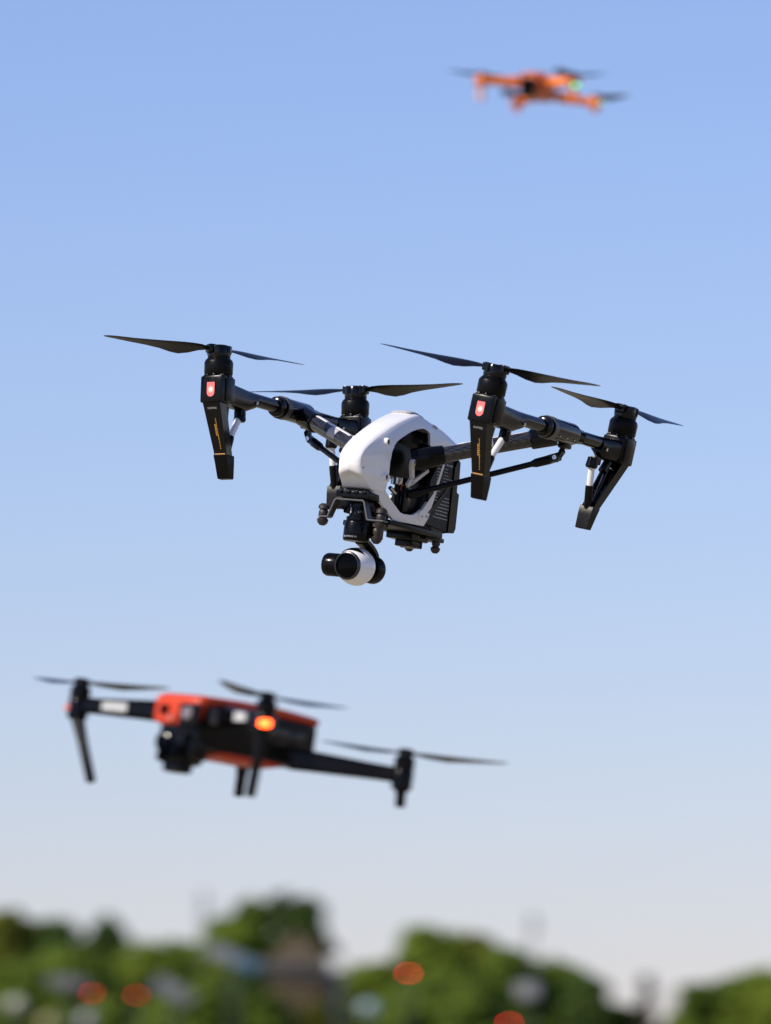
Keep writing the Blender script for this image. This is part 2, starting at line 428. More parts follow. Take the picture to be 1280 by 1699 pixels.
for k in range(10): neck.box((.0122 * math.cos(k * .628), -.126 + .0122 * math.sin(k * .628), -.1965), (.0022, .0022, .006), .0004)
neck.box((-.0155, -.128, -.1955), (.010, .012, .009), .002)
necko = neck.build('lock_ring', 'black', gmo)
MB().box((-.0062, -.1375, -.1965), (.0016, .0016, .0075), .0003).build('lock_tab', 'bone', gmo)
def on_cyl(name, body, h, rad, z, par, yaw):
    o = lettering(name, body, h, Matrix.Identity(4), 'print', par)
    for v in o.data.vertices:
        a = yaw + v.co.x / rad
        v.co = Vector((rad * math.sin(a), -.126 - rad * math.cos(a), z + v.co.y))
    return o
MB().add([(.0034, -.1386, -.1975), (.0058, -.1378, -.1960), (.0058, -.1378, -.1990)], [[0, 1, 2]]).build('lock_arrow', 'print', gmo, smooth=False)
on_cyl('lock_mark', '8', .0034, .0124, -.1974, gmo, .66)

gimbal = MB().lathe([(.0150, -.2040), (.0162, -.2050), (.0162, -.2085), (.0158, -.2090), (.0172, -.2105), (.0178, -.2120), (.0178, -.2270), (.0174, -.2275), (.0178, -.2280), (.0178, -.2335), (.0165, -.2360), (0, -.2360)], 40, Tr(0, -.126, 0)).build('gimbal', 'black', d1)
on_cyl('gimbal_print', '\u25CF ZENMUSE X3', .0030, .01792, -.2312, gimbal, -.05)
arm = MB()
path = spline([(0, -.110, -.2335), (0, -.092, -.2400), (0, -.077, -.2500), (0, -.0755, -.2640)], 4)
ss = []
for i, p in enumerate(path):
    d = (path[min(i + 1, len(path) - 1)] - path[max(i - 1, 0)]).normalized(); n = Vector((0, -d.z, d.y))
    w = .0105 - .0025 * i / len(path); t = .0042
    ss.append([p + Vector((sx * w, 0, 0)) * f + n * t * q for sx, f, q in ((-1, 1, -.6), (-1, 1, .6), (-1, .7, 1), (1, .7, 1), (1, 1, .6), (1, 1, -.6), (1, .7, -1), (-1, .7, -1))])
arm.loft(ss)
arm.lathe([(.0165, -.009), (.0185, -.007), (.0185, .006), (.0165, .009), (0, .009)], 32, Tr(0, -.0765, -.2670) @ Rx(R(90)))
arm.box((.004, -.095, -.267), (.016, .030, .012), .003)
arm.build('gimbal_arm', 'black', gimbal)
MB().lathe([(.0150, 0), (.0154, .001), (.0154, .012), (.0149, .0124), (.0154, .0128), (.0154, .0185), (.0140, .0215), (0, .0215)], 34, Tr(-.0250, -.1145, -.2680) @ Ry(R(-90))).build('tilt_motor', 'black', gimbal)
TB = Tr(0, -.1155, -.2680) @ Rx(R(90 + 4))        # local z of the lathe = forward along the lens
ball = MB().lathe([(0, -.0250), (.010, -.0240), (.0175, -.0190), (.0226, -.0110), (.0252, -.0030), (.0252, .0010), (.0243, .0070), (.0224, .0140), (.0202, .0195), (.0184, .0228), (.0174, .0231), (.0168, .0215), (.0165, .0180), (0, .0180)], 44, TB).build('camera_head', 'white', gimbal, angle=60)
MB().lathe([(.0150, .0180), (.0186, .0200), (.0190, .0235), (.0182, .0262), (.0168, .0268), (.0160, .0235), (0, .0205)], 40, TB).build('lens_ring', 'ring', gimbal)
MB().lathe([(.0163, .0225), (.0158, .0240), (.009, .0250), (0, .0253)], 36, TB).build('lens', 'glass', gimbal)
# dark crescent slot on the crown of the head
sl = MB(); a_, b_ = [], []
for k in range(13):
    a = R(-44 + 88 * k / 12); wdt = .0034 * math.cos((k / 12 - .5) * math.pi) ** .7 + .00015
    for lst, off in ((a_, wdt), (b_, -wdt)):
        yy = .0150 + off - .003 * (k / 12 - .5) ** 2 * 4; rr = .02240 - (yy - .0140) * .36
        lst.append(TB @ Vector((rr * math.sin(a), rr * math.cos(a) , yy)))
sl.loft([a_, b_], cap=False, closed=False)
so = sl.build('crown_slot', 'glass', gimbal)
so.modifiers.new('t', 'SOLIDIFY').thickness = .0010
MB().box((.0226, -.112, -.2762), (.0016, .0032, .0012), .0003).build('head_mark', 'matte', gimbal)
MB().lathe([(.0009, 0), (.0009, .0010), (0, .0010)], 10, Tr(.0242, -.1180, -.2690) @ Ry(R(90))).build('head_screw', 'steel', gimbal)

# arms, cross tubes, pods, legs, motors, propellers
TX, TZ = .2042, -.0550
AZ = {(-1, -1): (234, 77), (-1, 1): (186, 0), (1, -1): (188, 354), (1, 1): (260, 90)}
def blade(P, az, spin, Rt=.166):
    """twisted tapering blade; P = pod frame, az in radians in the rotor plane"""
    st_ = [(.010, .0085, 20), (.018, .0090, 24), (.028, .0150, 27), (.040, .0235, 27), (.052, .0290, 25), (.064, .0285, 22), (.080, .0240, 18), (.100, .0200, 14), (.125, .0158, 11), (.148, .0120, 9), (.160, .0085, 8), (Rt, .0035, 7)]
    ss = []
    for r, c, p in st_:
        a = R(p); z0 = .0005 + .002 * (r / Rt) ** 2
        lead = .0058 if r > .02 else .0045
        lead = min(lead + .006 * math.sin(min(1, r / .12) * math.pi) * .5, c * .5)
        row = []
        for t, h in ((0, 0), (.12, .055), (.35, .085), (.65, .06), (1, 0), (.65, -.015), (.35, -.02), (.12, -.03)):
            y = lead - t * c; th = h * (c if r > .02 else .02)
            row.append((r, spin * (y * math.cos(a)), z0 + y * math.sin(a) + th))
        ss.append(row)
    return MB(P @ Rz(az)).loft(ss)
for sx in (-1, 1):
    side_name = None
    # tee block and cross tube carry the two pods of a side
    TB_ = Tr(sx * TX, 0, TZ)
    lean = Tr(sx * .21, 0, 0) @ Ry(R(6) * sx)
    yax = Rx(R(-90))          # lathe z -> +y
    tee = MB()
    tee.lathe([(.0100, -.0330), (.0135, -.0310), (.0140, -.0290), (.0140, -.0265), (.0120, -.0262), (.0120, -.0235), (.0148, -.0230), (.0148, .0480), (.0140, .0520), (.0105, .0600), (.0098, .0740), (.0090, .0760)], 30, Tr(sx * TX, 0, TZ) @ yax)
    root = Vector((sx * .040, -.0520, -.1130)); tip = Vector((sx * TX, .0330, -.0560))
    d = (tip - root).normalized()
    tee.tube([tip - d * .047, tip - d * .045, tip - d * .012], [.0118, .0135, .0140], 26)
    tee.box((sx * (TX - .006), .047, TZ - .0150), (.012, .020, .010), .003)
    teeo = tee.build('tee_joint', 'gloss', d1)
    for k in range(3): MB().lathe([(.0013, 0), (.0013, .0012), (0, .0012)], 10, Tr(sx * TX + .0118, -.002 + .020 * k, TZ - .0085) @ Ry(R(125))).build('screw', 'steel', teeo)
    clip = MB().lathe([(.0147, -.008), (.0156, -.008), (.0156, .003), (.0147, .003)], 30, Tr(sx * TX, -.0135, TZ) @ yax).build('clamp_band', 'bone' if False else 'strip', teeo)
    MB().tube([(sx * TX, -.112, TZ), (sx * TX, .150, TZ)], .0088, 24).build('cross_tube', 'gloss', d1)
    ca = MB().tube([root + d * .012, tip - d * .040], .0104, 30).build('carbon_arm', 'carbon', d1)
    MB().tube([root - d * .012, root + d * .004, root + d * .030, root + d * .032], [.0155, .0148, .0128, .0112], 28).build('arm_sleeve', 'black', ca)
    # grey pad ring section and white light bar along the top of the arm
    n = d.cross(Vector((0, 1, 0))).normalized(); n = n if n.z > 0 else -n
    q = d.cross(n).normalized()
    def arc(a0, a1, t0, t1, rr, nm, mt, par, wavy=0.0):
        ss = []
        for i in range(9):
            t = t0 + (t1 - t0) * i / 8
            ss.append([root + d * t + (n * math.cos(R(a0 + (a1 - a0) * k / 6)) + q * math.sin(R(a0 + (a1 - a0) * k / 6))) * (rr + wavy * rnd.uniform(-1, 1)) for k in range(7)])
        o = MB().loft(ss, cap=False, closed=False).build(nm, mt, par)
        o.modifiers.new('t', 'SOLIDIFY').thickness = .0006
        return o
    L_ = (tip - root).length
    front = 1 if q.y < 0 else -1
    arc(-22 + 8 * front, 22 + 8 * front, .052, L_ - .046, .01085, 'light_bar', 'whitem', ca)
    arc(28 * front, 118 * front, .078, .098, .01090, 'hook_pad', 'pad', ca, .0002)
    # thin push rod below the arm, with clevis ends
    a, b = Vector((sx * .030, -.0371, -.1573)), Vector((sx * .1900, .0440, -.0880)); dd = (b - a).normalized()
    rod = MB().tube([a, b - dd * .018], .0039, 14)
    rod.tube([a - dd * .01, a + dd * .006], .0060, 14)
    rod.tube([b - dd * .034, b - dd * .028, b - dd * .012, b - dd * .008], [.0042, .0060, .0062, .0050], 14)
    e1 = b + Vector((0, 0, 0)); up = Vector((sx * (TX - .008), .047, TZ - .014))
    rod.prism([b - dd * .012 + Vector((0, -.005, .0055)), b + dd * .004 + Vector((0, -.005, .0060)), b + dd * .005 + Vector((0, -.005, -.004)), b - dd * .012 + Vector((0, -.005, -.0055))], (0, .010, 0))
    rodo = rod.build('push_rod', 'black', d1)
    ln = MB(); ss = []
    for p, w in zip(spline([b + Vector((0, 0, -.001)), b + Vector((sx * .004, .002, .006)), up + Vector((sx * -.004, 0, -.007)), up + Vector((0, 0, .003))], 3), [.0045] * 4 + [.004] * 3 + [.0048] * 3):
        ss.append([p + Vector((0, -.005, -w)), p + Vector((0, .005, -w)), p + Vector((sx * w, .005, w * .6)), p + Vector((sx * w, -.005, w * .6))])
    ln.loft(ss).build('rod_link', 'black', rodo)
    MB().lathe([(.0030, 0), (.0030, .0018), (.0016, .0018), (.0012, .0008), (0, .0008)], 14, Tr(*(b + Vector((0, -.0052, 0)))) @ Rx(R(90))).build('pin', 'steel', rodo)

    for sy in (-1, 1):
        P = Tr(sx * .21, sy * .185, -.002) @ Ry(R(6) * sx) @ Matrix.Scale(-sy, 4, (0, 1, 0))
        SH = .092 if sy < 0 else .060       # how far the shroud runs along the tube
        FY = .024 if sy < 0 else .044       # foot offset towards the middle
        pod = MB(P)
        pod.box((0, -.001, -.0550), (.0335, .034, .0362), .0030)
        pod.box((.0165, .002, -.0545), (.0055, .022, .0330), .0024)
        pod.box((-.0165, .002, -.0545), (.0055, .022, .0330), .0024)
        pod.box((0, .000, -.0370), (.0300, .028, .0035), .0010)
        ss = []
        for i in range(8):
            t = i / 7; y = .012 + (SH - .012) * t; e_ = 4 - 2 * min(1, t * 1.2)
            hw = .0155 + (.0104 - .0155) * t ** .8
            zt = -.0420 + (-.0446 + .0420) * t
            zb = -.0728 + ((-.0740 + .0728) * t if t < .7 else -.0008 + (.0074) * (t - .7) / .3)
            row = []
            for k in range(20):
                a = 2 * math.pi * k / 20; c_, s_ = math.cos(a), math.sin(a)
                row.append((hw * math.copysign(abs(c_) ** (2 / e_), c_), y, (zt + zb) / 2 + (zt - zb) / 2 * math.copysign(abs(s_) ** (2 / e_), s_)))
            ss.append(row)
        pod.loft(ss)
        pod.box((0, .060 if sy < 0 else .055, -.0775), (.0120, .0140, .0110), .003)
        podo = pod.build('motor_pod', 'black', d1)
        MB(P).lathe([(.0024, 0), (.0024, .0014), (.0014, .0018), (0, .0010)], 14, Tr(.0115, SH - .008, -.0600) @ Ry(R(90))).build('screw', 'steel', podo)
        # status light on the outer face of the pod
        lw, lh = .0056, .0192; loop = [(-lw, -.0190, -.0462), (lw, -.0190, -.0462)]
        loop += [(lw * math.cos(R(-15 * k)), -.0190, -.0462 - lh + lw + lw * math.sin(R(-15 * k))) for k in range(13)]
        if sy < 0:
            MB(P).prism([(p[0] * 1.16, -.0177, -.0555 + (p[2] + .0555) * 1.10) for p in loop], (0, -.0008, 0)).build('light_bezel', 'gloss', podo)
            li = MB(P).prism(loop, (0, .0008, 0)).build('status_light', 'lamp_lens', podo)
            MB(P).lathe([(.0046, 0), (.0042, .0003), (0, .0004)], 20, Tr(.0004, -.0189, -.0560) @ Rx(R(90))).build('light_glow', 'lamp_glow', podo)
            MB(P).lathe([(.0022, .0002), (.0018, .0008), (0, .0010)], 16, Tr(.0004, -.0189, -.0560) @ Rx(R(90))).build('light_core', 'lamp_core', podo)
        # landing leg: channel section running down and inwards, with a foot
        leg = MB(P)
        A0, B0 = Vector((0, -.0165, -.0715)), Vector((0, FY - .0085, -.1430))
        ss = []
        for k in range(7):
            t = k / 6; c_ = A0.lerp(B0, t); w = .0132 - .0040 * t; dp = .0165 - .0035 * t; wt = .0028
            ss.append([c_ + Vector(p) for p in ((-w, 0, 0), (w, 0, 0), (w, dp, .004), (w - wt, dp, .004), (w - wt, wt, 0), (-w + wt, wt, 0), (-w + wt, dp, .004), (-w, dp, .004))])
        leg.loft(ss)
        for t in (.18, .42, .66, .9):
            c_ = A0.lerp(B0, t); leg.box(c_ + Vector((0, .006, .002)), (.018 - .006 * t, .012, .003), .0006)
        lego = leg.build('landing_leg', 'gloss', d1, angle=30)
        ft = MB(P); ss = []
        for z, y0, y1, w in ((-.1385, FY - .0115, FY + .0075, .0098), (-.1395, FY - .0120, FY + .0080, .0101), (-.1500, FY - .0078, FY + .0095, .0096), (-.1685, FY - .0015, FY + .0105, .0089), (-.1695, FY - .0005, FY + .0095, .0082)):
            ss.append([(-w, y0, z), (w, y0, z), (w, y1, z), (-w, y1, z)])
        ft.loft(ss).build('foot', 'matte', lego)
        top_ = Vector((0, .060 if sy < 0 else .0625, -.0800)); mid_ = Vector((0, .037 if sy < 0 else .0555, -.1120)); low_ = Vector((0, FY + .002 if sy < 0 else FY + .004, -.1420))
        MB(P).tube([top_, mid_], .0044, 18).build('white_strut', 'whitem', lego)
        dd = (low_ - mid_).normalized()
        MB(P).tube([mid_ - dd * .001, mid_ + dd * .002, mid_ + dd * .02, low_], [.0050, .0056, .0054, .0048], 16).build('strut_sleeve', 'black', lego)
        MB(P).tube([(0, .020, -.0740), (0, .030 if sy > 0 else .018, -.0880)], .0060, 14).tube([(0, .018, -.084), (0, FY - .006, -.135)], .0036, 12).build('damper_rod', 'gloss', lego)
        MB(P).lathe([(.0066, -.0085), (.0084, -.0060), (.0070, .0060)], 16, Tr(*top_)).build('strut_socket', 'black', lego)
        MB(P).box((0, FY - .0116, -.1378), (.0150, .0010, .0011)).build('gold_line', 'goldprint', lego)
        if sy < 0:
            dn = (B0 - A0).normalized(); nn = Vector((1, 0, 0)).cross(-dn).normalized()
            if nn.y > 0: nn = -nn
            def onleg(t, x=0, rot=0):
                o_ = A0.lerp(B0, t) + nn * .0004 + Vector((x, 0, 0))
                m4 = Matrix(((1, -dn.x, nn.x, o_.x), (0, -dn.y, nn.y, o_.y), (0, -dn.z, nn.z, o_.z), (0, 0, 0, 1)))
                return P @ m4 @ Rz(rot)
            lettering('leg_print', 'INSPIRE', .0042, onleg(.12), 'print', lego)
            gp = MB()
            for col_, (t0, t1, wdt) in enumerate(((.30, .66, .0010), (.40, .60, .0022), (.58, .84, .0010))):
                t = t0
                while t < t1:
                    h = rnd.uniform(.010, .030)
                    gp.add([(-wdt / 2, 0, 0), (wdt / 2, 0, 0), (wdt / 2, -h * .07, 0), (-wdt / 2, -h * .07, 0)], [[0, 1, 2, 3]], onleg(t, (.0020, .0, .0022)[col_])); t += h + .008
            gp.build('orange_print', 'goldprint', lego, smooth=False)
        # motor
        mo = MB(P).lathe([(.0150, -.0372), (.0165, -.0360), (.0165, -.0345), (.0182, -.0342), (.0190, -.0330), (.0192, -.0180), (.0187, -.0165), (.0180, -.0160), (.0180, -.0148), (.0172, -.0142), (.0150, -.0118), (.0146, -.0105), (0, -.0105)], 36)
        moo = mo.build('motor', 'matte', d1)
        wd = MB(P)
        for k in range(9): wd.box((.0172 * math.cos(k * .698), .0172 * math.sin(k * .698), -.0353), (.0022, .0022, .0018), .0003)
        wd.build('winding', 'strip', moo)
        az = AZ[(sx, sy)]; spin = sx * sy
        PP = Tr(sx * .21, sy * .185, -.002) @ Ry(R(6) * sx)
        hub = MB(PP)
        hub.lathe([(.0150, -.0108), (.0154, -.0095), (.0154, -.0060), (.0128, -.0055), (.0128, .0040), (.0120, .0052), (.0050, .0056), (0, .0056)], 32)
        for a in az:
            hub.box((.0125, 0, .0005), (.010, .0150, .0115), .0022, Rz(R(a)))
        for k in range(4): hub.box((.0135, 0, -.0015), (.0050, .0070, .0125), .0014, Rz(R(az[0] + 55 + 90 * k)))
        hubo = hub.build('propeller', 'gloss', d1)
        for a in az: blade(PP, R(a), spin).build('blade', 'blade', hubo, angle=60)

# ------------------------------------------------------------------ the orange and black drone, nearer and lower
def frame(a, e, ro):
    Z = Matrix.Rotation(-R(a), 3, 'Z'); X = Matrix.Rotation(-R(e), 3, 'X'); Y = Matrix.Rotation(R(ro), 3, 'Y')
    return Y @ X @ Z
def small_blades(par, hub, azs, spin, Rt, m, rise=.004, wide=1.0):
    ho = MB(Tr(*hub)).lathe([(.0070, -.004), (.0085, -.003), (.0085, .003), (.006, .005), (0, .005)], 20).build('propeller', m, par)
    for a in azs:
        ss = []
        for r, c, p in ((.006, .006, 20), (.02, .012, 22), (.04, .0185, 18), (.06, .017, 14), (.085, .012, 10), (.1, .007, 8)):
            r = r / .1 * Rt; q = R(p * (1 + .5 * (wide - 1))); c = c * wide; y0 = .004
            ss.append([(r, spin * (y0 - t * c) * math.cos(q), rise * r / Rt + (y0 - t * c) * math.sin(q) + h * c) for t, h in ((0, 0), (.3, .08), (.7, .05), (1, 0), (.7, -.02), (.3, -.03))])
        MB(Tr(*hub) @ Rz(R(a))).loft(ss).build('blade', m, ho, angle=60)
    return ho
def rounded(y, hw, zt, zb, e=3.5, n=44, xo=0.0):
    out = []
    for k in range(n):
        a = 2 * math.pi * (k + .5) / n; c, s = math.cos(a), math.sin(a)
        out.append((xo + hw * math.copysign(abs(c) ** (2 / e), c), y, (zt + zb) / 2 + (zt - zb) / 2 * math.copysign(abs(s) ** (2 / e), s)))
    return out
Fm = frame(46, 5, 8)
d2 = empty('folding_drone', pose(((406.8 - 640) / 12460 * 7.7, 7.7, -(1168 - 849.5) / 12460 * 7.7), [tuple(r) for r in Fm]) @ Matrix.Scale(.9625, 4))
tag(d2, 'blurred orange and black folding drone with slim arms, low in front of the others', 'drone', 'drones in flight')
body = MB()
body.loft([rounded(y, w, t, b, 11) for y, w, t, b in ((-.092, .020, -.020, -.044), (-.088, .030, -.012, -.052), (-.070, .035, -.006, -.058), (-.03, .036, -.005, -.060), (.03, .036, -.008, -.060), (.064, .0358, -.010, -.060), (.0755, .0352, -.010, -.059), (.0775, .034, -.011, -.058))])
body.build('body', 'black', d2)
lid = MB()
lid.loft([rounded(y, w, t, b, 5.5) for y, w, t, b in ((-.0985, .029, -.008, -.033), (-.096, .034, -.004, -.036), (-.092, .0355, -.003, -.035), (-.087, .0362, -.002, -.014), (-.06, .0370, -.001, -.011), (-.03, .0372, .000, -.010), (.03, .0370, .000, -.011), (.064, .0368, -.002, -.012), (.076, .0362, -.003, -.013), (.0785, .035, -.005, -.012))])
lido = lid.build('top_cover', 'orange', d2)
MB().loft([rounded(y, w, t, b, 4) for y, w, t, b in ((-.058, .030, -.056, -.063), (-.04, .0355, -.055, -.066), (.02, .0355, -.055, -.066), (.034, .032, -.056, -.063))]).build('belly_cover', 'orange', d2)
MB().box((.0205, -.0955, -.0245), (.030, .008, .026), .004).build('eye_housing', 'black', lido)
MB().box((-.016, -.0985, -.0205), (.011, .006, .010), .002).build('front_eye', 'glass', lido)
MB().lathe([(.0075, -.002), (.0075, .0015), (.006, .003), (0, .0025)], 20, Tr(.0215, -.1000, -.0230) @ Rx(R(90))).build('front_eye', mat('reflecting_eye', (.20, .17, .17), .25), lido)  # grey base colour stands in for the reflection on this eye
MB().lathe([(.0055, 0), (.005, .002), (0, .003)], 20, Tr(-.004, -.0990, -.029) @ Rx(R(90))).build('front_lamp', mat('red_brown_lens', (.5, .10, .06), .2), lido)
MB().box((.0340, -.068, -.022), (.008, .022, .018), .004).build('side_vent', mat('warm_grey', (.16, .15, .15), .35), d2)
MB().box((.0355, .005, -.034), (.003, .060, .026), .001).box((.0350, .048, -.036), (.003, .026, .030), .001).build('side_panel', 'gloss', d2)
gb = MB()
gb.box((0, -.083, -.060), (.040, .034, .034), .006).box((0, -.072, -.046), (.020, .034, .018), .004)
gb.box((.026, -.083, -.060), (.010, .022, .022), .003).box((0, -.084, -.080), (.026, .022, .012), .004)
gbo = gb.build('gimbal_camera', 'black', d2)
for x, z, r in ((-.008, -.055, .0085), (.009, -.063, .0070), (-.009, -.070, .0045)):
    MB().lathe([(r * 1.25, 0), (r * 1.25, .004), (r, .005), (r, .003), (0, .0022)], 22, Tr(x, -.0995, z) @ Rx(R(90))).build('lens', 'glass', gbo)
FR_ = ((-.145, -.105, 0), (.145, -.105, 0), (.1440, .107, -.030), (-.1040, .107, -.020))
AZ2 = ((166, 16), (289, 86), (192, 42), (150, 330))
LEG2 = ((.045, -.008), (.0, -.005), (.002, .0), (.0, .0))
for k, (x, y, z) in enumerate(FR_):
    s = 1 if x > 0 else -1; fr = y < 0
    a = Vector((s * .030, -.060 if fr else .050, -.020 if fr else -.050)); b = Vector((x, y, z - .024))
    d = (b - a).normalized(); n = Vector((0, 0, 1)); q = d.cross(n).normalized()
    am = MB(); ss = []
    for t, w, h in ((0, .009, .012), (.3, .0085, .0105), (.75, .0075, .0085), (1, .0070, .0080)):
        p = a.lerp(b, t); ss.append([p + q * w * c + n * h * v for c, v in ((1, .6), (.6, 1), (-.6, 1), (-1, .6), (-1, -.6), (-.6, -1), (.6, -1), (1, -.6))])
    am.loft(ss)
    amo = am.build('arm', 'black', d2)
    if fr:
        p = a.lerp(b, .62)
        for sq in (1, -1):
            t0, t1 = a.lerp(b, .50), a.lerp(b, .74)
            MB().prism([t0 + q * sq * .0082 + n * .0058, t1 + q * sq * .0076 + n * .0052, t1 + q * sq * .0076 - n * .0042, t0 + q * sq * .0082 - n * .0048], q * sq * .0016).build('pale_marking', 'reflector', amo)
    md = MB()
    md.lathe([(.0090, -.040), (.0112, -.037), (.0115, -.020), (.0106, -.018), (.0110, -.016), (.0110, -.006), (.009, -.004), (0, -.004)], 26, Tr(x, y, z))
    mdo = md.build('motor', 'black', d2)
    dx, dy = LEG2[k]; ll = .104 if fr else (.056 if s > 0 else .070)
    MB().tube([(x, y, z - .036), (x + dx * .4, y + dy * .4, z - .036 - (ll - .036) * .4), (x + dx, y + dy, z - ll), (x + dx, y + dy, z - ll - .002)], [.0075, .0058, .0054, .004], 14).build('landing_leg', 'matte', mdo)
    lamp = fr and s > 0
    if fr:
        MB().box((x + s * .004 if not lamp else x + .0130, y - .0110, z - .0285), (.0150 if lamp else .007, .006, .0090), .0028).build('arm_lamp', 'redlamp' if lamp else mat('pink_lens', (.6, .18, .14), .3), mdo)
    small_blades(d2, (x, y, z), AZ2[k], 1 if k % 2 else -1, .108, 'blade')

# ------------------------------------------------------------------ the small orange drone, far and high
Fm = frame(13, 5, 2.5)
D3 = 19.0
d3 = empty('small_drone', pose(((894 - 640) / 12460 * D3, D3, -(134 - 849.5) / 12460 * D3), [tuple(r) for r in Fm]) @ Matrix.Scale(1.02, 4))
tag(d3, 'small blurred pale orange drone with green lamps, high in the blue sky', 'drone', 'drones in flight')
b3 = MB().loft([rounded(y, w, t, b, 3) for y, w, t, b in ((-.092, .020, -.006, -.036), (-.085, .032, .004, -.044), (-.05, .038, .009, -.048), (.02, .038, .009, -.048), (.07, .034, .004, -.044), (.09, .026, -.006, -.036))])
b3.box((0, -.03, .006), (.060, .09, .012), .005)
b3o = b3.build('body', mat('shaded_orange_shell', (.45, .085, .012), .45, noise_scale=60, vary=.06), d3)  # orange darker than the arms: shade on the front put into the colour
g3 = MB().box((-.006, -.096, -.026), (.040, .026, .036), .008).box((-.010, -.080, -.046), (.030, .030, .014), .005).build('gimbal_camera', 'black', d3)
MB().lathe([(.011, 0), (.011, .005), (.009, .006), (0, .004)], 20, Tr(-.008, -.109, -.026) @ Rx(R(90))).build('lens', 'glass', g3)
for s in (-1, 1): MB().box((s * .024, -.088, -.004), (.010, .008, .008), .002).build('front_eye', 'glass', b3o)
M3 = ((-.124, -.105, .002), (.112, -.105, .002), (.124, .105, -.020), (-.074, .105, -.020))
AZ3 = ((190, 62), (12, 250), (8, 75), (84, 262))
for k, (x, y, z) in enumerate(M3):
    s = 1 if x > 0 else -1; fr = y < 0
    a = Vector((s * .036, -.055 if fr else .070, -.012 if fr else -.030)); b = Vector((x, y, z - .018))
    d = (b - a).normalized(); n = Vector((0, 0, 1)); q = d.cross(n).normalized(); ss = []
    for t, w, h in ((0, .013, .014), (.5, .010, .011), (1, .009, .009)):
        p = a.lerp(b, t); ss.append([p + q * w * c + n * h * v for c, v in ((1, .6), (.6, 1), (-.6, 1), (-1, .6), (-1, -.6), (-.6, -1), (.6, -1), (1, -.6))])
    amo = MB().loft(ss).build('arm', 'amber', d3)
    mo = MB(Tr(x, y, z)).lathe([(.012, -.034), (.0145, -.030), (.0145, -.012), (.012, -.008), (.012, -.004), (0, -.004)], 24).build('motor', 'amber', d3)
    ll = .062 if fr else .022
    MB().tube([(x, y, z - .03), (x - s * .002, y, z - .03 - ll * .6), (x - s * .002, y, z - .03 - ll + .02)], [.0095, .0075, .006], 14).build('landing_leg', 'amber' if s > 0 or not fr else mat('highlit_leg', (.75, .42, .34), .4), mo)  # front left leg paler: its highlight is painted into the colour
    if k == 1:
        MB(Tr(x + .006, y - .011, z - .030)).lathe([(.005, -.005), (.0068, 0), (.005, .005), (0, .006)], 18).build('arm_lamp', 'greenlamp', mo)
    if k == 2:
        MB(Tr(x + .014, y - .002, z - .020)).lathe([(.0028, -.003), (.0038, 0), (.0028, .003)], 14).build('arm_lamp', 'greenlamp', mo)
    small_blades(d3, (x, y, z), AZ3[k], 1 if k % 2 else -1, .082, 'greyblade', wide=1.7)

# ------------------------------------------------------------------ far edge of the field: trees and street things
def spot(px, py, dist):
    """a far place given by its bearing and its height above the eye, in the 1280 by 1699 frame"""
    v = Rx(PITCH).to_3x3() @ Vector(((px - 640) / 12460, 1, -(py - 849.5) / 12460))
    return EYE + v * (dist / v.y)
def leaf_mat(name, c0, c1):
    m = bpy.data.materials.new(name); m.use_nodes = True; nt = m.node_tree; b = nt.nodes['Principled BSDF']
    tc = nt.nodes.new('ShaderNodeTexCoord'); n = nt.nodes.new('ShaderNodeTexNoise'); n.inputs['Scale'].default_value = 0.7; n.inputs['Detail'].default_value = 6
    r = nt.nodes.new('ShaderNodeValToRGB'); e = r.color_ramp.elements
    e[0].position, e[0].color = .34, (*c0, 1); e[1].position, e[1].color = .66, (*c1, 1)
    nt.links.new(tc.outputs['Object'], n.inputs['Vector']); nt.links.new(n.outputs['Fac'], r.inputs['Fac']); nt.links.new(r.outputs['Color'], b.inputs['Base Color'])
    b.inputs['Roughness'].default_value = .7
    b.inputs['Specular IOR Level'].default_value = .15
    tr = nt.nodes.new('ShaderNodeBsdfTranslucent'); mx = nt.nodes.new('ShaderNodeMixShader'); mx.inputs[0].default_value = .5
    nt.links.new(r.outputs['Color'], tr.inputs['Color']); nt.links.new(b.outputs[0], mx.inputs[1]); nt.links.new(tr.outputs[0], mx.inputs[2])
    nt.links.new(mx.outputs[0], nt.nodes['Material Output'].inputs['Surface'])
    return m
LEAF = {'lime': leaf_mat('lime_leaves', (.15, .22, .022), (.29, .36, .05)), 'mid': leaf_mat('green_leaves', (.10, .17, .022), (.21, .285, .042)),
        'dark': leaf_mat('dark_leaves', (.060, .115, .026), (.130, .195, .042)), 'olive': leaf_mat('olive_leaves', (.15, .175, .022), (.28, .295, .045)),
        'brown': leaf_mat('brown_leaves', (.055, .045, .028), (.10, .08, .045))}
BARK = mat('bark', (.10, .075, .055), .9, noise_scale=6, vary=.4, bump=.5)
